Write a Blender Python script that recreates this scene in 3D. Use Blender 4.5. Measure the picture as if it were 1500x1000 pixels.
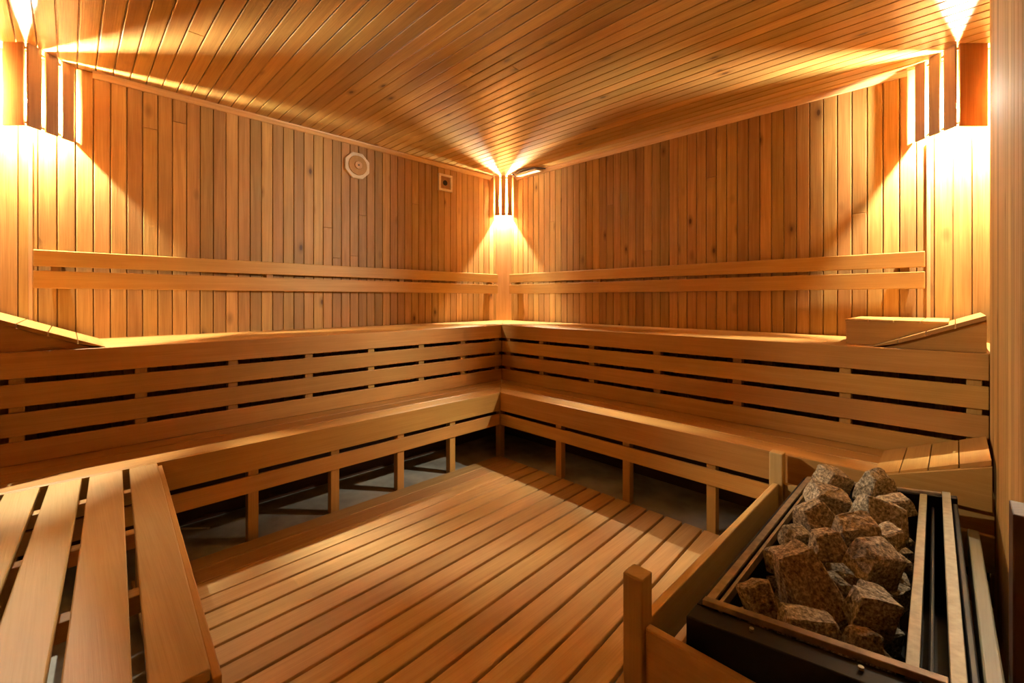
import bpy, bmesh, math, random
from mathutils import Vector, Matrix
random.seed(7)
for o in list(bpy.data.objects): bpy.data.objects.remove(o)
SC = bpy.context.scene
COL = SC.collection
R2 = math.sqrt(2.0)

# ------------------------------------------------------------ camera, world, exposure
EYE = 1.10
cd = bpy.data.cameras.new('camera'); cam = bpy.data.objects.new('camera', cd); COL.objects.link(cam)
cam.location = (3.313, -3.193, EYE)
cam.rotation_euler = (math.radians(90), 0, math.radians(45))
cd.sensor_fit = 'HORIZONTAL'; cd.sensor_width = 36; cd.lens = 15.6
cd.shift_y = -0.0413; cd.clip_start = 0.01
SC.camera = cam
w = bpy.data.worlds.new('world'); SC.world = w; w.use_nodes = True
w.node_tree.nodes['Background'].inputs[0].default_value = (1.0, 0.72, 0.45, 1)
w.node_tree.nodes['Background'].inputs[1].default_value = 0.02
SC.view_settings.view_transform = 'Standard'; SC.view_settings.look = 'None'
SC.view_settings.exposure = 2.6; SC.view_settings.gamma = 1.0
SC.view_settings.use_curve_mapping = False
BULB_STRENGTH = 13000.0
BULB_COLOR = (1.0, 0.93, 0.73, 1)

# ------------------------------------------------------------ materials
def new_mat(name):
    m = bpy.data.materials.new(name); m.use_nodes = True
    nt = m.node_tree; nt.nodes.clear()
    out = nt.nodes.new('ShaderNodeOutputMaterial'); b = nt.nodes.new('ShaderNodeBsdfPrincipled')
    nt.links.new(b.outputs[0], out.inputs[0])
    return m, nt, b
def N(nt, t, **kw):
    n = nt.nodes.new(t)
    for k, v in kw.items(): setattr(n, k, v)
    return n
def mixc(nt, fac, a, b, bt='MIX'):
    n = N(nt, 'ShaderNodeMix', data_type='RGBA', blend_type=bt)
    for s, v in ((0, fac), (6, a), (7, b)):
        if isinstance(v, (int, float)): n.inputs[s].default_value = v
        elif isinstance(v, tuple): n.inputs[s].default_value = v
        else: nt.links.new(v, n.inputs[s])
    return n.outputs[2]
def ramp(nt, src, stops):
    r = N(nt, 'ShaderNodeValToRGB'); nt.links.new(src, r.inputs[0])
    e = r.color_ramp.elements
    e[0].position, e[0].color = stops[0]; e[1].position, e[1].color = stops[-1]
    for p, c in stops[1:-1]:
        x = e.new(p); x.color = c
    return r.outputs[0]
def wood(name, light, dark, tone=0.35, rough=0.5, knots=True, grain=1.0, spec=0.35):
    m, nt, b = new_mat(name)
    uv = N(nt, 'ShaderNodeUVMap', uv_map='grain')
    mp = N(nt, 'ShaderNodeMapping'); mp.inputs['Scale'].default_value = (1.1, 26, 1)
    nt.links.new(uv.outputs[0], mp.inputs[0])
    n1 = N(nt, 'ShaderNodeTexNoise'); n1.inputs['Scale'].default_value = 1.6; n1.inputs['Detail'].default_value = 6
    n1.inputs['Distortion'].default_value = 0.6
    nt.links.new(mp.outputs[0], n1.inputs[0])
    mp2 = N(nt, 'ShaderNodeMapping'); mp2.inputs['Scale'].default_value = (3.0, 140, 1)
    nt.links.new(uv.outputs[0], mp2.inputs[0])
    n2 = N(nt, 'ShaderNodeTexNoise'); n2.inputs['Scale'].default_value = 1.5; n2.inputs['Detail'].default_value = 4
    nt.links.new(mp2.outputs[0], n2.inputs[0])
    g = ramp(nt, n1.outputs[0], [(0.32, (0, 0, 0, 1)), (0.68, (1, 1, 1, 1))])
    c = mixc(nt, g, light, tuple(light[i] + (dark[i] - light[i]) * 0.55 * grain for i in range(3)) + (1,))
    g2 = ramp(nt, n2.outputs[0], [(0.45, (0, 0, 0, 1)), (0.72, (0.5 * grain,) * 3 + (1,))])
    c = mixc(nt, g2, c, dark)
    # broad patches
    mp3 = N(nt, 'ShaderNodeMapping'); mp3.inputs['Scale'].default_value = (2.2, 6, 1)
    nt.links.new(uv.outputs[0], mp3.inputs[0])
    n3 = N(nt, 'ShaderNodeTexNoise'); n3.inputs['Scale'].default_value = 1.3; n3.inputs['Detail'].default_value = 2
    nt.links.new(mp3.outputs[0], n3.inputs[0])
    g3 = ramp(nt, n3.outputs[0], [(0.4, (0, 0, 0, 1)), (0.75, (0.35, 0.35, 0.35, 1))])
    c = mixc(nt, g3, c, dark)
    if knots:
        mk = N(nt, 'ShaderNodeMapping'); mk.inputs['Scale'].default_value = (4.2, 9.0, 1)
        nt.links.new(uv.outputs[0], mk.inputs[0])
        vo = N(nt, 'ShaderNodeTexVoronoi'); vo.inputs['Scale'].default_value = 1.0; vo.inputs['Randomness'].default_value = 1.0
        nt.links.new(mk.outputs[0], vo.inputs[0])
        sep = N(nt, 'ShaderNodeSeparateColor'); nt.links.new(vo.outputs['Color'], sep.inputs[0])
        sel = N(nt, 'ShaderNodeMath', operation='GREATER_THAN'); sel.inputs[1].default_value = 0.62
        nt.links.new(sep.outputs[0], sel.inputs[0])
        kd = ramp(nt, vo.outputs['Distance'], [(0.06, (1, 1, 1, 1)), (0.10, (0.5, 0.5, 0.5, 1)), (0.24, (0, 0, 0, 1))])
        mul = N(nt, 'ShaderNodeMath', operation='MULTIPLY')
        nt.links.new(kd, mul.inputs[0]); nt.links.new(sel.outputs[0], mul.inputs[1])
        c = mixc(nt, mul.outputs[0], c, (dark[0] * 0.32, dark[1] * 0.25, dark[2] * 0.22, 1))
    at = N(nt, 'ShaderNodeAttribute', attribute_name='tone')
    hv = N(nt, 'ShaderNodeHueSaturation')
    sepa = N(nt, 'ShaderNodeSeparateColor'); nt.links.new(at.outputs['Color'], sepa.inputs[0])
    mr = N(nt, 'ShaderNodeMapRange'); mr.inputs[3].default_value = 1 - tone; mr.inputs[4].default_value = 1 + tone * 0.45
    nt.links.new(sepa.outputs[0], mr.inputs[0]); nt.links.new(mr.outputs[0], hv.inputs['Value'])
    mh = N(nt, 'ShaderNodeMapRange'); mh.inputs[3].default_value = 0.494; mh.inputs[4].default_value = 0.507
    nt.links.new(sepa.outputs[1], mh.inputs[0]); nt.links.new(mh.outputs[0], hv.inputs['Hue'])
    nt.links.new(c, hv.inputs['Color'])
    nt.links.new(hv.outputs[0], b.inputs['Base Color'])
    b.inputs['Roughness'].default_value = rough; b.inputs['Specular IOR Level'].default_value = spec
    bp = N(nt, 'ShaderNodeBump'); bp.inputs['Strength'].default_value = 0.25; bp.inputs['Distance'].default_value = 0.002
    nt.links.new(n2.outputs[0], bp.inputs['Height']); nt.links.new(bp.outputs[0], b.inputs['Normal'])
    return m
def plain(name, col, rough=0.5, metal=0.0, noise=0.25, scale=30, bump=0.1, spec=0.5):
    m, nt, b = new_mat(name)
    tc = N(nt, 'ShaderNodeTexCoord'); n = N(nt, 'ShaderNodeTexNoise'); n.inputs['Scale'].default_value = scale
    n.inputs['Detail'].default_value = 5; nt.links.new(tc.outputs['Object'], n.inputs[0])
    d = tuple(v * (1 - noise) for v in col[:3]) + (1,); l = tuple(min(1, v * (1 + noise)) for v in col[:3]) + (1,)
    c = ramp(nt, n.outputs[0], [(0.3, d), (0.7, l)])
    nt.links.new(c, b.inputs['Base Color']); b.inputs['Roughness'].default_value = rough
    b.inputs['Metallic'].default_value = metal; b.inputs['Specular IOR Level'].default_value = spec
    bp = N(nt, 'ShaderNodeBump'); bp.inputs['Strength'].default_value = bump; bp.inputs['Distance'].default_value = 0.01
    nt.links.new(n.outputs[0], bp.inputs['Height']); nt.links.new(bp.outputs[0], b.inputs['Normal'])
    return m
M = {}
M['wall'] = wood('wall_pine', (0.60, 0.348, 0.110, 1), (0.32, 0.142, 0.030, 1), tone=0.30, rough=0.5)
M['ceil'] = wood('ceiling_pine', (0.56, 0.325, 0.095, 1), (0.31, 0.14, 0.03, 1), tone=0.28, rough=0.36, spec=0.5)
M['bench'] = wood('bench_wood', (0.57, 0.318, 0.088, 1), (0.37, 0.17, 0.035, 1), tone=0.14, rough=0.45, knots=False, grain=0.7)
M['floor'] = wood('duckboard_wood', (0.63, 0.405, 0.175, 1), (0.42, 0.23, 0.08, 1), tone=0.2, rough=0.5, knots=False, grain=0.9)
M['litbench'] = wood('lamplit_bench_wood', (0.60, 0.41, 0.17, 1), (0.46, 0.28, 0.09, 1), tone=0.1, rough=0.45, knots=False, grain=0.8)  # bench wood with yellow lamp light mixed into its colour; guard shares it
M['trim'] = wood('trim_wood', (0.74, 0.47, 0.23, 1), (0.52, 0.27, 0.10, 1), tone=0.1, rough=0.4, knots=False)
M['pier'] = wood('pier_pine', (0.56, 0.33, 0.11, 1), (0.34, 0.16, 0.04, 1), tone=0.25, rough=0.85, spec=0.05)
M['shade'] = wood('shade_wood', (0.50, 0.27, 0.11, 1), (0.28, 0.12, 0.045, 1), tone=0.15, rough=0.5, knots=False)
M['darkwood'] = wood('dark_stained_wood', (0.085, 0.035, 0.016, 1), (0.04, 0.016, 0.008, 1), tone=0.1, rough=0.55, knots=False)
M['concrete'] = plain('grey_concrete', (0.36, 0.34, 0.29), 0.8, noise=0.35, scale=6, bump=0.3)
M['black'] = plain('black_enamel', (0.008, 0.007, 0.007), 0.45, noise=0.3, scale=20, bump=0.05, spec=0.2)
M['rim'] = plain('worn_bronze_steel', (0.24, 0.17, 0.10), 0.5, metal=0.3, noise=0.3, scale=40, bump=0.05)
M['steel'] = plain('brushed_pale_steel', (0.29, 0.255, 0.17), 0.5, metal=0.3, noise=0.2, scale=60, bump=0.05)
M['litrail'] = wood('greenlit_rail_wood', (0.44, 0.42, 0.30, 1), (0.32, 0.29, 0.18, 1), tone=0.1, rough=0.45, knots=False)  # greenish cast of the light painted into the rail colour
M['cream'] = plain('cream_plastic', (0.72, 0.58, 0.40), 0.5, noise=0.1, scale=20)
M['hole'] = plain('dark_opening', (0.02, 0.012, 0.008), 0.8, noise=0.2)
M['darkmetal'] = plain('dark_cable', (0.08, 0.06, 0.045), 0.4, metal=0.5, noise=0.2)
M['white'] = plain('white_plastic', (0.75, 0.73, 0.68), 0.5, noise=0.06)
def stone_mat():
    m, nt, b = new_mat('sauna_stone')
    tc = N(nt, 'ShaderNodeTexCoord'); oi = N(nt, 'ShaderNodeObjectInfo')
    ad = N(nt, 'ShaderNodeVectorMath', operation='ADD'); nt.links.new(tc.outputs['Object'], ad.inputs[0])
    nt.links.new(oi.outputs['Random'], ad.inputs[1])
    n = N(nt, 'ShaderNodeTexNoise'); n.inputs['Scale'].default_value = 120; n.inputs['Detail'].default_value = 8; n.inputs['Roughness'].default_value = 0.7
    nt.links.new(ad.outputs[0], n.inputs[0])
    n2 = N(nt, 'ShaderNodeTexNoise'); n2.inputs['Scale'].default_value = 14; n2.inputs['Detail'].default_value = 3
    nt.links.new(ad.outputs[0], n2.inputs[0])
    c = ramp(nt, n.outputs[0], [(0.36, (0.085, 0.068, 0.045, 1)), (0.5, (0.38, 0.32, 0.22, 1)), (0.64, (0.85, 0.77, 0.58, 1))])
    t = ramp(nt, n2.outputs[0], [(0.35, (0.92, 0.84, 0.72, 1)), (0.65, (1.0, 1.0, 0.98, 1))])
    c = mixc(nt, 1.0, c, t, 'MULTIPLY')
    r = ramp(nt, oi.outputs['Random'], [(0.0, (0.95, 0.82, 0.68, 1)), (0.5, (0.95, 0.9, 0.85, 1)), (1.0, (1, 1, 1, 1))])
    c = mixc(nt, 1.0, c, r, 'MULTIPLY')
    nt.links.new(c, b.inputs['Base Color']); b.inputs['Roughness'].default_value = 0.85
    bp = N(nt, 'ShaderNodeBump'); bp.inputs['Strength'].default_value = 0.9; bp.inputs['Distance'].default_value = 0.006
    nt.links.new(n.outputs[0], bp.inputs['Height']); nt.links.new(bp.outputs[0], b.inputs['Normal'])
    return m
M['stone'] = stone_mat()
def glow_mat():
    m, nt, b = new_mat('glowing_bulb')
    b.inputs['Base Color'].default_value = (1, 0.95, 0.85, 1)
    b.inputs['Emission Color'].default_value = BULB_COLOR
    b.inputs['Emission Strength'].default_value = BULB_STRENGTH
    return m
M['bulb'] = glow_mat()

# ------------------------------------------------------------ mesh builder
class MB:
    def __init__(s):
        s.bm = bmesh.new(); s.uv = s.bm.loops.layers.uv.new('grain'); s.tn = s.bm.loops.layers.float_color.new('tone')
    def faces(s, pts, fs, axis, tone=None):
        axis = Vector(axis).normalized()
        vs = [s.bm.verts.new(p) for p in pts]
        off = (random.uniform(0, 40), random.uniform(0, 40))
        tn = (random.random() if tone is None else tone, random.random(), 0, 1)
        for f in fs:
            fc = s.bm.faces.new([vs[i] for i in f]); fc.normal_update()
            n = fc.normal
            if abs(n.dot(axis)) > 0.9:
                a = n.orthogonal().normalized(); c = n.cross(a)
                for l in fc.loops:
                    l[s.uv].uv = (l.vert.co.dot(a) * 0.3 + off[0], l.vert.co.dot(c) + off[1]); l[s.tn] = tn
            else:
                c = n.cross(axis).normalized()
                for l in fc.loops:
                    l[s.uv].uv = (l.vert.co.dot(axis) + off[0], l.vert.co.dot(c) + off[1]); l[s.tn] = tn
    def hexa(s, b, t, axis=None, tone=None):
        """b, t: four bottom and four top corners in the same order round"""
        if axis is None:
            e = [Vector(b[1]) - Vector(b[0]), Vector(b[3]) - Vector(b[0]), Vector(t[0]) - Vector(b[0])]
            axis = max(e, key=lambda v: v.length)
        s.faces(list(b) + list(t), [(3, 2, 1, 0), (4, 5, 6, 7), (0, 1, 5, 4), (1, 2, 6, 5), (2, 3, 7, 6), (3, 0, 4, 7)], axis, tone)
    def box(s, x0, x1, y0, y1, z0, z1, axis=None, tone=None):
        x0, x1 = sorted((x0, x1)); y0, y1 = sorted((y0, y1)); z0, z1 = sorted((z0, z1))
        s.hexa([(x0, y0, z0), (x1, y0, z0), (x1, y1, z0), (x0, y1, z0)], [(x0, y0, z1), (x1, y0, z1), (x1, y1, z1), (x0, y1, z1)], axis, tone)
    def prism(s, poly, vec, axis, tone=None):
        n = len(poly); v = Vector(vec)
        pts = [Vector(p) for p in poly] + [Vector(p) + v for p in poly]
        fs = [tuple(range(n - 1, -1, -1)), tuple(range(n, 2 * n))] + [(i, (i + 1) % n, n + (i + 1) % n, n + i) for i in range(n)]
        s.faces(pts, fs, axis, tone)
    def tube(s, path, r, seg=10):
        rings = []
        for i, p in enumerate(path):
            p = Vector(p)
            d = (Vector(path[min(i + 1, len(path) - 1)]) - Vector(path[max(i - 1, 0)])).normalized()
            a = d.orthogonal().normalized() if i == 0 else (a - d * a.dot(d)).normalized()
            c = d.cross(a)
            rr = r[i] if isinstance(r, (list, tuple)) else r
            rings.append([p + (a * math.cos(2 * math.pi * k / seg) + c * math.sin(2 * math.pi * k / seg)) * rr for k in range(seg)])
        pts = [q for g in rings for q in g]
        fs = [(i * seg + k, i * seg + (k + 1) % seg, (i + 1) * seg + (k + 1) % seg, (i + 1) * seg + k) for i in range(len(rings) - 1) for k in range(seg)]
        fs += [tuple(range(seg - 1, -1, -1)), tuple((len(rings) - 1) * seg + k for k in range(seg))]
        s.faces(pts, fs, (0, 0, 1))
    def build(s, name, mat, parent=None, bevel=0.0025, smooth=False, seg=2):
        bmesh.ops.recalc_face_normals(s.bm, faces=s.bm.faces[:])
        me = bpy.data.meshes.new(name)
        if smooth:
            for f in s.bm.faces: f.smooth = True
        # centre the origin
        c = Vector((0, 0, 0))
        if s.bm.verts and parent is None:
            xs = [v.co for v in s.bm.verts]
            c = Vector(((min(p.x for p in xs) + max(p.x for p in xs)) / 2, (min(p.y for p in xs) + max(p.y for p in xs)) / 2, min(p.z for p in xs)))
            for v in s.bm.verts: v.co -= c
        elif parent is not None:
            inv = parent_world(parent).inverted()
            for v in s.bm.verts: v.co = inv @ v.co
        s.bm.to_mesh(me); s.bm.free(); me.materials.append(mat)
        o = bpy.data.objects.new(name, me); COL.objects.link(o); o.location = c
        if parent: o.parent = parent
        if bevel:
            md = o.modifiers.new('edges', 'BEVEL'); md.width = bevel; md.segments = seg; md.limit_method = 'ANGLE'; md.angle_limit = math.radians(40)
        return o
def parent_world(o):
    m = Matrix.Translation(o.location) @ o.rotation_euler.to_matrix().to_4x4()
    return parent_world(o.parent) @ m if o.parent else m
def tag(o, label, cat, group=None, kind=None):
    if label: o['label'] = label
    if cat: o['category'] = cat
    if group: o['group'] = group
    if kind: o['kind'] = kind
    return o
def thing(name, loc, label, cat, group=None, rz=0):
    o = bpy.data.objects.new(name, None); COL.objects.link(o); o.location = loc; o.rotation_euler = (0, 0, rz)
    o.empty_display_size = 0.1
    return tag(o, label, cat, group)
def struct(mb, name, mat, **kw):
    o = mb.build(name, mat, **kw); o['kind'] = 'structure'; return o

# ------------------------------------------------------------ room shell
S = 3.44; CEIL = 2.33; FZ = -0.03     # side, ceiling height, concrete level; the duckboard top is 0
ZU, ZL = 0.886, 0.436                  # upper and lower seat heights
m = MB(); m.box(-0.1, S + 0.1, -S - 0.1, 0.1, FZ - 0.1, FZ); f = struct(m, 'floor', M['concrete'], bevel=0)
def clad(side, name, s0=0.0, s1=S):
    """vertical tongue-and-groove boards on one wall; face at d = 0"""
    m = MB(); mod = 0.070; n = int((s1 - s0) / mod) + 1; mod = (s1 - s0) / n
    def P(s, d, z):
        return {'right': (s, -d, z), 'left': (d, -s, z), 'back': (s, -S + d, z), 'side': (S - d, -s, z)}[side]
    def bx(a0, a1, d0, d1, z0, z1, **k):
        p, q = P(a0, d0, z0), P(a1, d1, z1); m.box(p[0], q[0], p[1], q[1], p[2], q[2], axis=(0, 0, 1), **k)
    bx(s0 - 0.05, s1 + 0.05, -0.08, -0.012, FZ, CEIL + 0.05, tone=0.0)
    for i in range(n):
        a = s0 + i * mod; g = 0.0019
        zs = [FZ, CEIL]
        if random.random() < 0.14: zs.insert(1, random.uniform(1.0, 2.2))
        for z0, z1 in zip(zs, zs[1:]): bx(a + g, a + mod - g, -0.014, 0.0, z0, z1 - 0.0006)
    return struct(m, name, M['wall'], bevel=0.0032)
clad('left', 'wall_left'); clad('right', 'wall_right'); clad('back', 'wall_back'); clad('side', 'wall_side')
m = MB(); mod = 0.0702; n = int(S / mod)
m.box(-0.08, S + 0.08, -S - 0.08, 0.08, CEIL + 0.012, CEIL + 0.08, tone=0.0)
for i in range(n):
    y1 = -i * S / n; y0 = y1 - S / n; xs = [0.0, S]
    if random.random() < 0.3: xs.insert(1, random.uniform(0.5, 3.0))
    for x0, x1 in zip(xs, xs[1:]): m.box(x0, x1 - 0.0006, y0 + 0.0019, y1 - 0.0019, CEIL, CEIL + 0.014, axis=(1, 0, 0))
struct(m, 'ceiling', M['ceil'], bevel=0.0036)
# cove mouldings along the ceiling
def cove(name, pts_fn, s0, s1):
    m = MB(); prof = [(0.001, 0.0), (0.030, 0.0), (0.028, -0.009), (0.018, -0.019), (0.010, -0.030), (0.001, -0.032)]
    a = [pts_fn(s0, d, CEIL - 0.0005 + z) for d, z in prof]; b = Vector(pts_fn(s1, 0, 0)) - Vector(pts_fn(s0, 0, 0))
    m.prism(a, b, b); return struct(m, name, M['trim'], bevel=0)
cove('trim_1', lambda s, d, z: (d, -s, z), 0.19, 3.10)
cove('trim_2', lambda s, d, z: (s, -d, z), 0.19, 3.13)
# slender diagonal cover board in the far corner, under the lamp
m = MB(); c = 0.115
m.prism([(0.001, -c, ZU), (c, -0.001, ZU), (0.001, -0.001, ZU)], (0, 0, 1.90 - ZU), (0, 0, 1), tone=0.9)
struct(m, 'trim_3', M['trim'])
# end strips beside the backrests
m = MB(); m.box(0.0005, 0.010, -3.335, -3.32, ZU, 1.92, axis=(0, 0, 1), tone=0.9); struct(m, 'trim_4', M['trim'])
m = MB(); m.box(3.204, 3.219, -0.010, -0.0005, ZU, 1.92, axis=(0, 0, 1), tone=0.9); struct(m, 'trim_5', M['trim'])
# thicker clad pier in front of the right hand side wall
m = MB(); xs = 3.407
ys = [-0.66, -0.735, -0.82, -0.90, -0.98, -1.07, -1.16, -1.25, -1.335, -1.42]
for a, b in zip(ys, ys[1:]): m.box(xs, S - 0.001, b + 0.001, a - 0.001, FZ, CEIL - 0.001, axis=(0, 0, 1))
y = -1.42
while y > -2.95:
    m.box(xs, S - 0.001, y - 0.084, y - 0.001, FZ, CEIL - 0.001, axis=(0, 0, 1)); y -= 0.085
struct(m, 'trim_6', M['pier'], bevel=0.003)
m = MB(); m.box(3.383, xs - 0.001, -2.03, -1.95, FZ, 0.726, axis=(0, 0, 1)); struct(m, 'trim_7', M['darkwood'])

# ------------------------------------------------------------ slatted floor
duck = thing('duckboard', (2.2, -2.2, FZ), 'slatted wooden duckboard of long planks covering the floor between the benches', 'duckboard')
m = MB()
edges = [1.035, 1.13, 1.235, 1.34]
while edges[-1] < 3.36: edges.append(edges[-1] + 0.0985)
def fx(x, y):
    k = 0.02 + 0.03 * (x - 1.34) / 0.97 if x > 1.34 else 0.02 * max(0, (x - 1.035) / 0.305)
    k = min(k, 0.055)
    return x - k * (y + 2.2)
for i, (a, b) in enumerate(zip(edges, edges[1:])):
    g = 0.006 if i > 2 else 0.0012
    ya, yb = (-3.43 if a > 2.28 else -3.02), -1.045
    q = [(fx(a, ya) + g, ya), (fx(b, ya) - g, ya), (fx(b, yb) - g, yb), (fx(a, yb) + g, yb)]
    q = [(min(x, 3.40), y) for x, y in q]
    if q[1][0] - q[0][0] < 0.02: continue
    m.hexa([(x, y, -0.022) for x, y in q], [(x, y, 0.0) for x, y in q], axis=(0, 1, 0))
m.build('planks', M['floor'], duck, bevel=0.0035)
for y in (-1.25, -1.95, -2.65, -2.98):
    m = MB(); m.box(1.07, 3.38, y - 0.02, y + 0.02, FZ, -0.0225); m.build('batten', M['darkwood'], duck)

# ------------------------------------------------------------ benches
def runP(side):
    return (lambda s, d, z: (s, -d, z)) if side == 'right' else (lambda s, d, z: (d, -s, z))
def rbox(m, side, s0, s1, d0, d1, z0, z1, **k):
    P = runP(side); p, q = P(s0, d0, z0), P(s1, d1, z1); m.box(p[0], q[0], p[1], q[1], p[2], q[2], **k)
def rmitre(m, side, s1, d0, d1, z0, z1, gap=0.001):
    """seat board whose corner end is cut at 45 degrees"""
    P = runP(side); g = gap
    b = [P(d0 + g, d0, z0), P(s1, d0, z0), P(s1, d1, z0), P(d1 + g, d1, z0)]
    t = [P(d0 + g, d0, z1), P(s1, d0, z1), P(s1, d1, z1), P(d1 + g, d1, z1)]
    ax = (1, 0, 0) if side == 'right' else (0, 1, 0)
    m.hexa(b, t, axis=ax)
T = 0.022
STUDS = {'right': [0.72, 1.08, 1.54, 2.02, 2.48, 2.95, 3.365], 'left': [0.70, 1.057, 1.43, 1.81, 2.20, 2.585, 2.955, 3.34]}
def riser(root, side, d, zs, s0, s1):
    for z0, z1 in zs:
        m = MB(); rbox(m, side, s0, s1, d - 0.014, d, z0, z1); m.build('front_board', M['bench'], root)
def headrest_fixed(root, side, d0, d1, z, s0, s1, rise, nsl, inset, panel_down):
    P = runP(side); t = 0.016
    ax = Vector(P(0, 1, 0)) - Vector(P(0, 0, 0))
    al = Vector(P(1, 0, 0)) - Vector(P(0, 0, 0))
    h = bpy.data.objects.new('headrest', None); COL.objects.link(h); h.parent = root; h.location = Vector(P((s0 + s1) / 2, (d0 + d1) / 2, z)) - Vector(root.location)
    h.empty_display_size = 0.05
    m = MB(); L = s1 - s0; sl = rise / L
    for i in range(nsl):
        a = s0 + L * i / nsl + 0.0015; b = s0 + L * (i + 1) / nsl - 0.0015
        za, zb = z + (a - s0) * sl, z + (b - s0) * sl
        lo = max(z + 0.0005, za - t)
        m.prism([P(a, d0, lo), P(b, d0, max(z + 0.0005, zb - t)), P(b, d0, zb + 0.002), P(a, d0, za + 0.002)], ax * (d1 - d0), ax)
    m.build('slats', M['bench'], h, bevel=0.0015)
    m = MB(); dp = d1 - inset
    zb = z - panel_down
    m.prism([P(s0, dp, zb), P(s1, dp, zb), P(s1, dp, z + rise - t - 0.001), P(s0 + 0.04, dp, z + 0.04 * sl - t * 0.3 + 0.001), P(s0, dp, z + 0.0006)] if panel_down else
            [P(s0 + 0.045, dp, z + 0.0006), P(s1, dp, z + 0.0006), P(s1, dp, z + rise - t - 0.001)], ax * T * 0.7, al, tone=0.4)
    m.build('side_panel', M['bench'], h, bevel=0.001)
    return h
def upper(side, label):
    s_end = 3.43
    root = thing('upper_bench', runP(side)(1.9, 0.33, FZ), label, 'bench', 'upper sauna benches along the walls')
    m = MB(); nb = 5; wd = 0.636 / nb
    for i in range(nb): rmitre(m, side, s_end if side == 'left' else 3.43 if i < 4 else 3.43, 0.0005 + i * (wd + 0.0013), 0.0005 + (i + 1) * (wd + 0.0013) - 0.0015, ZU - T, ZU)
    m.build('seat', M['bench'], root)
    z = ZU; zs = []
    for h in (0.104, 0.091, 0.093, 0.096): zs.append((z - h, z)); z -= h + 0.0235
    zs[-1] = (ZL + 0.001, zs[-1][1])
    m = MB(); rbox(m, side, 0.62, s_end, 0.575, 0.587, FZ, ZL - 0.03, tone=0.5); m.build('light_block_panel', M['darkwood'], root)  # added dark partition, blocks light so the riser slots stay dark
    riser(root, side, 0.66, zs, 0.662, 3.435 if side == 'left' else 3.405)
    for s in STUDS[side]:
        m = MB(); rbox(m, side, s - 0.022, s + 0.022, 0.60, 0.6455, ZL + 0.001, ZU - T - 0.001); m.build('stud', M['bench'], root)
    for s in STUDS[side][::2]:
        m = MB(); rbox(m, side, s - 0.022, s + 0.022, 0.03, 0.598, ZU - T - 0.07, ZU - T - 0.001); m.build('cross_bearer', M['bench'], root)
        m = MB(); rbox(m, side, s - 0.022, s + 0.022, 0.03, 0.075, FZ, ZU - T - 0.071); m.build('leg', M['bench'], root)
    return root
ub_r = upper('right', 'upper tier bench with slotted front along the right wall, sloping headrest at its near end')
ub_l = upper('left', 'upper tier bench with slotted front along the left wall, below the octagonal vent')
headrest_fixed(ub_l, 'left', 0.03, 0.635, ZU, 3.075, 3.43, 0.15, 4, 0.03, 0)
headrest_fixed(ub_r, 'right', 0.03, 0.635, ZU, 3.047, 3.40, 0.148, 4, 0.03, 0)
def lower(side, label, s_end):
    root = thing('lower_bench', runP(side)(1.9, 0.84, FZ), label, 'bench', 'lower sauna benches along the walls')
    m = MB(); e = [0.6465, 0.776, 0.895, 1.005]
    for i in range(3): rmitre(m, side, s_end, e[i], e[i + 1] - (0.006 if i < 2 else 0), ZL - T, ZL)
    m.build('seat', M['bench'], root)
    riser(root, side, 1.02, [(ZL - 0.127, ZL), (ZL - 0.228, ZL - 0.150)], 1.022, s_end)
    for s in [s for s in STUDS[side] if 1.2 < s < s_end]:
        m = MB(); rbox(m, side, s - 0.022, s + 0.022, 0.962, 1.0055, FZ, ZL - T - 0.001); m.build('leg', M['bench'], root)
        m = MB(); rbox(m, side, s - 0.018, s + 0.018, 0.664, 0.953, ZL - T - 0.06, ZL - T - 0.001); m.build('cross_bearer', M['bench'], root)
    return root
lb_r = lower('right', 'lower tier bench with slotted front and short legs along the right wall behind the heater', 3.405)
lb_l = lower('left', 'lower tier bench with slotted front and short legs along the left wall', 3.43)
m = MB(); m.box(0.975, 1.019, -1.019, -0.975, FZ, ZL - T - 0.001, axis=(0, 0, 1)); m.build('corner_leg', M['bench'], lb_l)
headrest_fixed(lb_r, 'right', 0.668, 1.036, ZL, 3.09, 3.398, 0.13, 4, 0.0, 0.036)
# bench along the near left side: wide planks with open gaps
nb = thing('slatted_bench', (1.7, -3.2, FZ), 'low bench of wide spaced planks in the left foreground, joined to the left lower bench', 'bench')
def nby(x, b0): return -3.193 + b0 - 0.055 * (x - 1.113)
for b0, b1 in ((0.164, 0.250), (0.051, 0.144), (-0.055, 0.031), (-0.160, -0.075)):
    m = MB(); x0, x1 = 1.0215, 2.365
    if b0 < -0.1: x1 = 2.365
    m.hexa([(x0, nby(x0, b0), ZL - T), (x1, nby(x1, b0), ZL - T), (x1, nby(x1, b1), ZL - T), (x0, nby(x0, b1), ZL - T)],
           [(x0, nby(x0, b0), ZL), (x1, nby(x1, b0), ZL), (x1, nby(x1, b1), ZL), (x0, nby(x0, b1), ZL)], axis=(1, 0, 0))
    m.build('seat_plank', M['litbench'], nb, bevel=0.003)
m = MB(); x0, x1 = 1.0215, 2.378; b0, b1 = 0.251, 0.266
for z0, z1 in ((ZL - 0.12, ZL - 0.012),):
    m.hexa([(x0, nby(x0, b0), z0), (x1, nby(x1, b0), z0), (x1, nby(x1, b1), z0), (x0, nby(x0, b1), z0)],
           [(x0, nby(x0, b0), z1), (x1, nby(x1, b0), z1), (x1, nby(x1, b1), z1), (x0, nby(x0, b1), z1)], axis=(1, 0, 0))
m.build('front_board', M['bench'], nb)
for x in (1.215, 1.59, 1.95, 2.31):
    m = MB(); m.box(x - 0.02, x + 0.02, -3.42, nby(x, 0.249), ZL - T - 0.045, ZL - T - 0.001); m.build('cross_bearer', M['bench'], nb)
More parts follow.
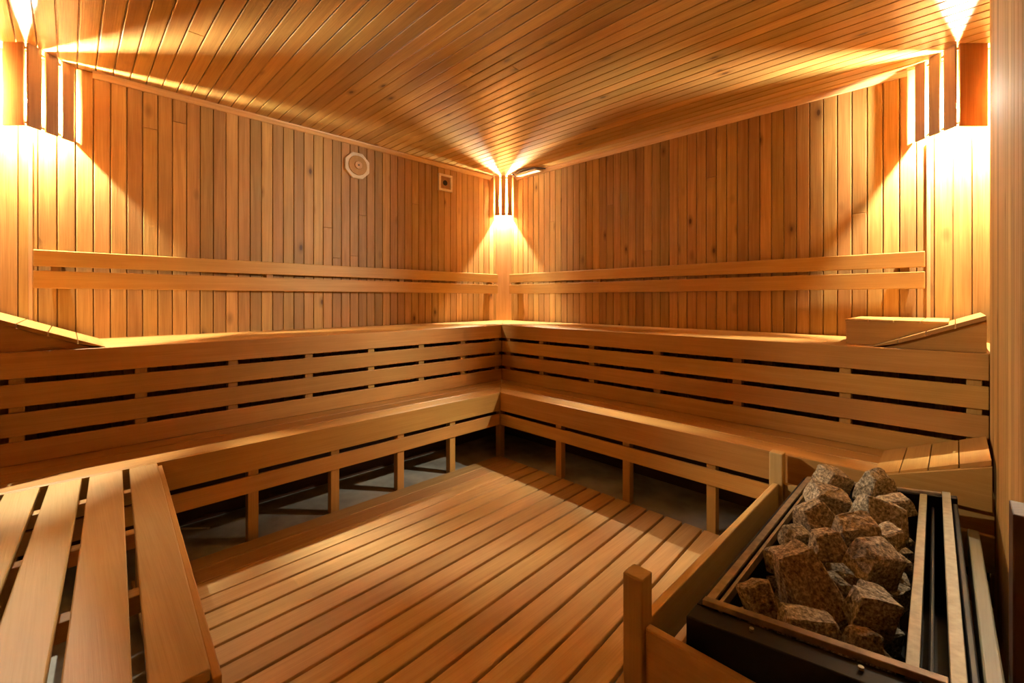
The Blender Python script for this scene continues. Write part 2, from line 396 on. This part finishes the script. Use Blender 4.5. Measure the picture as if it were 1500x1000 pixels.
for x in (1.215, 2.31):
    for y in (-3.38, nby(x, 0.20)):
        m = MB(); m.box(x - 0.022, x + 0.022, y - 0.022, y + 0.022, FZ if y < -3.43 else 0.0005, ZL - T - 0.046, axis=(0, 0, 1)); m.build('leg', M['bench'], nb)

# ------------------------------------------------------------ backrests
def backrest(side, s0, s1, label):
    root = thing('backrest', runP(side)((s0 + s1) / 2, 0.0, 1.155), label, 'backrest', 'two rail wooden backrests on the walls')
    for z0, z1 in ((1.267, 1.35), (1.155, 1.245)):
        m = MB(); rbox(m, side, s0, s1, 0.026, 0.046, z0, z1); m.build('rail', M['bench'], root, bevel=0.004)
    n = 4
    for i in range(n):
        s = s0 + 0.08 + (s1 - s0 - 0.16) * i / (n - 1)
        m = MB(); rbox(m, side, s - 0.02, s + 0.02, 0.001, 0.0255, 1.16, 1.345, axis=(0, 0, 1)); m.build('spacer', M['bench'], root)
backrest('left', 0.125, 3.318, 'two rail wooden backrest fixed to the left wall above the bench')
backrest('right', 0.125, 3.200, 'two rail wooden backrest fixed to the right wall above the bench')

# ------------------------------------------------------------ corner lamps
ZB0, ZB1 = 1.93, 2.3285
def corner_lamp(corner, ang, t0, label, fn=0.20, fw=0.225, sd=0.10, bulb=(0.105, 0.0), ZBULB=2.085):
    """local x = out of the corner, local y = across; ang turns it into the room"""
    root = thing('corner_lamp', (corner[0], corner[1], ZB0), label, 'lamp', 'slatted wooden corner lamps below the ceiling', rz=ang)
    W = parent_world(root); Wi = W
    def pt(n, t, z): return tuple(Wi @ Vector((n, t, z - ZB0)))
    def lbox(m, n0, n1, t0_, t1_, z0, z1, **k):
        m.hexa([pt(n0, t0_, z0), pt(n1, t0_, z0), pt(n1, t1_, z0), pt(n0, t1_, z0)], [pt(n0, t0_, z1), pt(n1, t0_, z1), pt(n1, t1_, z1), pt(n0, t1_, z1)], axis=(0, 0, 1), **k)
    k = 3; gap = 0.019; sw = (fw - gap * (k - 1)) / k
    for i in range(k):
        a = t0 - fw / 2 + i * (sw + gap)
        m = MB(); lbox(m, fn - 0.010, fn, a, a + sw, ZB0, ZB1); m.build('slat', M['shade'], root, bevel=0.002)
    for sg in (-1, 1):
        t = t0 + sg * (fw / 2 + 0.002)
        room = fn - 0.022 - abs(t) - 0.008     # stay clear of the wall
        wd = min(sd, room)
        if wd < 0.02: continue
        m = MB(); lbox(m, fn - 0.017 - wd, fn - 0.017, t - 0.005, t + 0.005, ZB0, ZB1); m.build('slat', M['shade'], root, bevel=0.002)
    # thin inner battens tying the slats together
    for z in (ZB0 + 0.012, ZB1 - 0.03):
        m = MB(); lbox(m, fn - 0.017, fn - 0.0105, t0 - fw / 2, t0 + fw / 2, z, z + 0.012); m.build('batten', M['shade'], root, bevel=0.001)
    # socket and bulb
    nbp, tb = bulb
    m = MB(); m.tube([pt(nbp, tb, CEIL - 0.002), pt(nbp, tb, ZBULB + 0.055), pt(nbp, tb, ZBULB + 0.0115)], [0.012, 0.014, 0.007], 14); m.build('socket', M['white'], root, smooth=False, bevel=0)
    bm = MB(); c = Vector(pt(nbp, tb, ZBULB))
    path = []; rr = []
    for i in range(11):
        a = math.pi * i / 10; path.append(c + Vector((0, 0, 0.0105 * math.cos(a)))); rr.append(max(0.0008, 0.0095 * math.sin(a)))
    bm.tube(path, rr, 14); bm.build('bulb', M['bulb'], root, smooth=True, bevel=0)
    return root
# ang is the direction from the corner into the room
corner_lamp((0.0, -S), math.radians(45), 0.07, 'slatted wooden corner lamp at the upper left, over the near left bench end', bulb=(0.099, 0.042))
corner_lamp((0.0, 0.0), math.radians(-45), 0.0, 'slatted wooden corner lamp in the far corner between the left and right walls', fw=0.165, bulb=(0.10, -0.003))
corner_lamp((S, 0.0), math.radians(-135), -0.075, 'slatted wooden corner lamp at the upper right, beside the pale clad pier', fn=0.215, fw=0.215, sd=0.135, bulb=(0.150, -0.021), ZBULB=2.055)

# ------------------------------------------------------------ vents and sensor
v = thing('octagonal_vent', (0.0, -1.60, 2.14), 'octagonal pale wooden vent high on the left wall', 'vent')
def octa(m, r, x0, x1, rot=22.5, n=8):
    poly = [(x0, -1.60 + r * math.cos(math.radians(rot + 360 / n * i)), 2.14 + r * math.sin(math.radians(rot + 360 / n * i))) for i in range(n)]
    m.prism(poly, (x1 - x0, 0, 0), (0, 0, 1))
m = MB(); octa(m, 0.108, 0.001, 0.022); m.build('rim', M['cream'], v, bevel=0.006)
m = MB(); octa(m, 0.076, 0.0225, 0.030, 0, 24); m.build('disc', M['bench'], v, bevel=0.005)
m = MB(); octa(m, 0.030, 0.0305, 0.040, 0, 20); m.build('knob', M['trim'], v, bevel=0.004)
m = MB(); octa(m, 0.007, 0.0405, 0.043, 0, 12); m.build('screw', M['darkmetal'], v, bevel=0)
v = thing('square_vent', (0.0, -0.755, 2.163), 'small square wooden vent with dark round hole on the left wall near the far corner', 'vent')
m = MB(); c = (-0.755, 2.163); h = 0.076
for a in ((-h, h, h - 0.02, h), (-h, h, -h, -h + 0.02), (-h, -h + 0.022, -h + 0.02, h - 0.02), (h - 0.022, h, -h + 0.02, h - 0.02)):
    m.box(0.001, 0.022, c[0] + a[0], c[0] + a[1], c[1] + a[2], c[1] + a[3])
m.build('frame', M['cream'], v)
m = MB(); m.box(0.001, 0.010, c[0] - h + 0.022, c[0] + h - 0.022, c[1] - h + 0.02, c[1] + h - 0.02); m.build('back_plate', M['shade'], v)
m = MB(); m.prism([(0.0105, c[0] + 0.024 * math.cos(i * 0.3927), c[1] + 0.024 * math.sin(i * 0.3927)) for i in range(16)], (0.003, 0, 0), (0, 0, 1)); m.build('hole', M['hole'], v, bevel=0)
v = thing('ceiling_sensor', (0.40, -0.10, 2.30), 'flat sensor plate with bent dark cable under the ceiling right of the far lamp', 'sensor')
m = MB(); m.box(0.28, 0.56, -0.13, -0.03, CEIL - 0.028, CEIL - 0.016, axis=(1, 0, 0)); m.build('plate', M['cream'], v, bevel=0.004)
m = MB(); m.tube([(0.22, -0.05, CEIL - 0.010), (0.26, -0.14, CEIL - 0.012), (0.44, -0.165, CEIL - 0.010), (0.56, -0.14, CEIL - 0.014), (0.62, -0.06, CEIL - 0.018)], 0.007); m.build('cable', M['darkmetal'], v, bevel=0)
# white strip lying under the left bench
m = MB(); x, y = 0.66, -2.76
m.hexa([(x - 0.06, y - 0.05, FZ + 0.0005), (x - 0.05, y - 0.065, FZ + 0.0005), (x + 0.06, y + 0.05, FZ + 0.0005), (x + 0.05, y + 0.065, FZ + 0.0005)],
       [(x - 0.06, y - 0.05, FZ + 0.008), (x - 0.05, y - 0.065, FZ + 0.008), (x + 0.06, y + 0.05, FZ + 0.008), (x + 0.05, y + 0.065, FZ + 0.008)])
tag(m.build('plastic_strip', M['white']), 'short white strip lying on the grey floor under the left bench', 'strip')

# ------------------------------------------------------------ heater guard
CX, CY = 3.313, -3.193
g = thing('heater_guard', (CX - 0.25, CY + 1.55, 0.0005), 'low wooden guard of posts and rails around the stone heater', 'guard rail')
def gbox(name, a0, a1, b0, b1, z0, z1, mat=None, **k):
    m = MB(); m.box(CX + a0, CX + a1, CY + b0, CY + b1, z0, z1, **k); return m.build(name, mat or M['litbench'], g, bevel=0.004)
gbox('post', -0.556, -0.506, 0.925, 0.975, 0.0005, 0.458, axis=(0, 0, 1))
gbox('post', -0.556, -0.506, 2.085, 2.135, 0.0005, 0.458, axis=(0, 0, 1))
for z0, z1 in ((0.215, 0.335), (0.02, 0.10)):
    gbox('rail', -0.541, -0.519, 0.9755, 2.0845, z0, z1)
    gbox('rail', -0.5055, 0.090, 2.100, 2.122, z0, z1)
gbox('rail', -0.5055, 0.062, 0.938, 0.960, 0.20, 0.345)
gbox('rail', -0.5055, 0.062, 0.938, 0.960, 0.02, 0.10)
m = MB(); q = [(0.044, 0.9605), (0.076, 0.9605), (0.054, 2.0995), (0.027, 2.0995)]
m.hexa([(CX + a, CY + b, 0.26) for a, b in q], [(CX + a, CY + b, 0.345) for a, b in q], axis=(0, 1, 0)); m.build('rail', M['litrail'], g, bevel=0.004)

# ------------------------------------------------------------ heater
ht = thing('sauna_heater', (CX - 0.22, CY + 1.5, 0.0005), 'black box heater with bronze rims, open top filled with rough stones', 'heater')
AL, AR, BF, BB = -0.425, 0.004, 0.975, 2.065
def hz(a): return 0.40 + 0.055 * (a + 0.41) / 0.39
def slab(m, a0, a1, b0, b1, up0, up1, flat=None, **k):
    zb = (lambda a: flat) if flat is not None else (lambda a: hz(a) + up0)
    q = [(a0, b0), (a1, b0), (a1, b1), (a0, b1)]
    sk = lambda a, b: 0.027 * (a + 0.41) / 0.39 * (2.05 - b) / 1.02
    m.hexa([(CX + a + sk(a, b), CY + b, zb(a)) for a, b in q], [(CX + a + sk(a, b), CY + b, hz(a) + up1) for a, b in q], **k)
m = MB()
slab(m, AL, AR, BF, BF + 0.055, 0, -0.004, flat=0.08); slab(m, AL, AR, BB - 0.03, BB, 0, -0.004, flat=0.08)
slab(m, AL, AL + 0.012, BF + 0.056, BB - 0.031, 0, -0.004, flat=0.08); slab(m, AR - 0.012, AR, BF + 0.056, BB - 0.031, 0, -0.02, flat=0.08)
slab(m, AL + 0.013, AR - 0.013, BF + 0.056, BB - 0.031, 0, -0.30, flat=0.09)
slab(m, -0.058, -0.050, BF + 0.056, BB - 0.031, 0, -0.04, flat=0.12)
m.build('casing', M['black'], ht, bevel=0.003)
def rimpart(name, a0, a1, b0, b1, u0, u1, mat):
    m = MB(); slab(m, a0, a1, b0, b1, u0, u1); m.build(name, mat, ht, bevel=0.0015)
rimpart('rim', -0.412, -0.394, 1.032, 2.05, -0.003, 0.006, M['rim'])
rimpart('rim', -0.386, -0.378, 1.052, 2.04, -0.02, 0.004, M['rim'])
rimpart('rim', -0.412, -0.034, 1.031, 1.050, -0.003, 0.010, M['rim'])
rimpart('rim', -0.032, -0.012, 1.031, 2.062, -0.02, 0.006, M['steel'])
rimpart('rim', -0.086, -0.068, 1.052, 2.03, -0.05, 0.000, M['steel'])
rimpart('rim', -0.376, -0.034, 2.045, 2.060, -0.01, 0.004, M['rim'])
for a in (-0.30, -0.12):
    m = MB(); m.tube([(CX + a, CY + BF + 0.03, hz(a) - 0.004), (CX + a, CY + BF + 0.03, hz(a) + 0.001)], 0.0045, 12); m.build('bolt', M['steel'], ht, bevel=0)
for a in (-0.40, -0.02):
    for b in (1.0, 2.03):
        m = MB(); m.box(CX + a - 0.015, CX + a + 0.015, CY + b - 0.015, CY + b + 0.015, 0.0005, 0.08); m.build('leg', M['black'], ht)
# ------------------------------------------------------------ stones
def rock(bm, sx, sy, sz, seed, mat, taper=0.0):
    """add one angular broken rock to bm"""
    rnd = random.Random(seed); t = bmesh.new()
    cs = [Vector((x, y, z)) for x in (-1, 1) for y in (-1, 1) for z in (-1, 1)]
    for i in range(12):
        if i < 8: v = Vector([c * rnd.uniform(0.62, 1.0) for c in cs[i]])
        else:
            v = Vector((rnd.gauss(0, 1), rnd.gauss(0, 1), rnd.gauss(0, 1))).normalized(); v *= 1.0
        f = 1 - taper * (v.z + 1) / 2; v.x *= f; v.y *= f
        t.verts.new((v.x * sx / 2, v.y * sy / 2, v.z * sz / 2))
    bmesh.ops.convex_hull(t, input=t.verts[:], use_existing_faces=False)
    bmesh.ops.delete(t, geom=[v for v in t.verts if not v.link_faces], context='VERTS')
    bmesh.ops.bevel(t, geom=t.edges[:], offset=0.0035, segments=1, affect='EDGES', clamp_overlap=True)
    bmesh.ops.triangulate(t, faces=t.faces[:])
    bmesh.ops.subdivide_edges(t, edges=[e for e in t.edges if e.calc_length() > 0.02], cuts=2, use_grid_fill=True)
    for v in t.verts:
        k = Vector((math.sin(v.co.y * 170 + seed) + math.sin(v.co.z * 260), math.sin(v.co.z * 190 + seed * 2) + math.sin(v.co.x * 250), math.sin(v.co.x * 180 + seed * 3) + math.sin(v.co.y * 240)))
        v.co += k * 0.0012 + Vector((rnd.uniform(-1, 1), rnd.uniform(-1, 1), rnd.uniform(-1, 1))) * 0.0009
        v.co = mat @ v.co
    bmesh.ops.recalc_face_normals(t, faces=t.faces[:])
    me = bpy.data.meshes.new('tmp'); t.to_mesh(me); t.free(); bm.from_mesh(me); bpy.data.meshes.remove(me)
def stone(a, b, z, sx, sy, sz, seed, label, rz=0.0):
    bm = bmesh.new(); rock(bm, sx, sy, sz, seed, Matrix.Identity(4), 0.5 if 'peaked' in label else 0.45 if 'ridge' in label or 'wedge' in label else 0.1)
    me = bpy.data.meshes.new('heater_stone'); bm.to_mesh(me); bm.free(); me.materials.append(M['stone'])
    o = bpy.data.objects.new('heater_stone', me); COL.objects.link(o); rnd = random.Random(seed + 500)
    o.location = (CX + a, CY + b, z); o.rotation_euler = (rnd.uniform(-.3, .3), rnd.uniform(-.3, .3), rz)
    tag(o, label, 'stone', 'rough stones piled in the heater')
# where each stone of the pile lies (from its direction and its height over the tray)
def from_view(px, py, z):
    Y = (EYE - z) * 650 / (py - 438); X = (px - 750) / 650 * Y
    return (X - Y) / R2, (X + Y) / R2, Y
LIST = [  # px, py, w, h, height of centre, label
 (1112, 880, 60, 72, .400, 'blocky stone at the near left corner of the heater'),
 (1136, 834, 66, 44, .405, 'pale flat topped stone at the left rim, behind the near left one'),
 (1200, 848, 138, 112, .43, 'largest stone, peaked, in the middle of the heater pile'),
 (1198, 918, 84, 62, .395, 'wide stone against the front rim, under the largest one'),
 (1272, 944, 66, 60, .385, 'reddish stone wedged at the front rim, right of the wide one'),
 (1314, 900, 66, 76, .420, 'tall squared stone at the near right corner of the heater'),
 (1260, 884, 46, 56, .405, 'narrow upright dark stone right of the largest one'),
 (1308, 830, 72, 70, .440, 'big pentagonal red brown stone against the pale right rim'),
 (1328, 797, 52, 40, .435, 'small reddish stone touching the right rim, behind the pentagonal one'),
 (1260, 776, 64, 60, .455, 'leaning oblong stone in the middle, left of the flat slab'),
 (1302, 754, 84, 56, .455, 'slab like stone with pale edge near the right rim'),
 (1226, 800, 60, 54, .440, 'wedge shaped stone just behind the largest one'),
 (1162, 788, 48, 36, .415, 'small stone at the left rim halfway along'),
 (1204, 760, 88, 50, .440, 'long ridge shaped stone left of the middle'),
 (1232, 732, 72, 40, .455, 'pale rounded stone in the back half of the pile'),
 (1272, 716, 66, 56, .470, 'topmost dark peaked stone at the back of the pile'),
 (1218, 708, 56, 34, .455, 'small grey stone at the back left of the pile'),
 (1192, 726, 44, 36, .425, 'rough grey stone at the back left corner by the rim'),
 (1322, 738, 48, 34, .455, 'small dark stone at the back right by the pale rim'),
]
PILE = []
for i, (px, py, wpx, hpx, zc, lab) in enumerate(LIST):
    a, b, Y = from_view(px, py, zc)
    wd = wpx * Y / 650; hh = hpx * Y / 650 * 0.95
    if wd > 0.13: wd = 0.13 + (wd - 0.13) * 0.5
    PILE.append([a, b, wd, max(0.05, hh), zc, lab])
def keep_in(p):
    r = p[2] * 0.46
    p[0] = max(-0.372 + r, min(-0.09 - r, p[0])); p[1] = max(1.055 + r, min(2.03 - r, p[1]))
for it in range(30):                       # let neighbours settle beside each other
    for i, p in enumerate(PILE):
        for q in PILE[i + 1:]:
            dx, dy, dz = q[0] - p[0], q[1] - p[1], (q[4] - p[4]) * 1.0
            d = math.sqrt(dx * dx + dy * dy + dz * dz) + 1e-6; need = 0.46 * (p[2] + q[2])
            if d < need:
                k = (need - d) / d * 0.25
                p[0] -= dx * k; p[1] -= dy * k; q[0] += dx * k; q[1] += dy * k
    for p in PILE: keep_in(p)
for i, (a, b, wd, hh, zc, lab) in enumerate(PILE):
    stone(a, b, zc, wd * 0.98, wd * 0.71, hh * 0.97, 11 + i, lab, rz=math.radians(45) + random.uniform(-.3, .3))
bm = bmesh.new(); k = 0; rnd = random.Random(3)
for b in [1.09 + 0.095 * i for i in range(10)]:
    for a in (-0.33, -0.235, -0.14):
        k += 1
        mt = Matrix.Translation((CX + a + rnd.uniform(-.01, .01), CY + b, 0.288 + rnd.uniform(-.01, .015))) @ Matrix.Rotation(rnd.uniform(0, 6), 4, 'Z')
        rock(bm, 0.098, 0.092, 0.08, 200 + k, mt)
me = bpy.data.meshes.new('stone_rubble'); bm.to_mesh(me); bm.free(); me.materials.append(M['stone'])
o = bpy.data.objects.new('stone_rubble', me); COL.objects.link(o)
tag(o, 'dark stone rubble deep in the heater tray beneath the piled stones', 'stones', kind='stuff')

# ------------------------------------------------------------ headrest wedge resting on the right upper bench
hw = thing('portable_headrest', (3.11, -0.33, ZU), 'loose wooden wedge headrest resting on the sloping end of the right upper bench', 'headrest')
zt = 1.004; x0, x1 = 2.933, 3.293; toe = 3.052; sl = 0.148 / 0.353
m = MB()
for i in range(4):
    a = x0 + (x1 - x0) * i / 4 + 0.0015; b = x0 + (x1 - x0) * (i + 1) / 4 - 0.0015
    m.box(a, b, -0.545, -0.06, zt - 0.010, zt, axis=(0, 1, 0))
m.build('slats', M['bench'], hw, bevel=0.0015)
for y in (-0.54, -0.09):
    m = MB()
    poly = [(x0 + 0.006, y, ZU + 0.001), (toe - 0.01, y, ZU + 0.001), (x1 - 0.01, y, ZU + 0.003 + (x1 - 0.01 - 3.047) * sl), (x1 - 0.01, y, zt - 0.0105), (x0 + 0.006, y, zt - 0.0105)]
    m.prism(poly, (0, 0.018, 0), (1, 0, 0)); m.build('side_panel', M['bench'], hw, bevel=0.001)
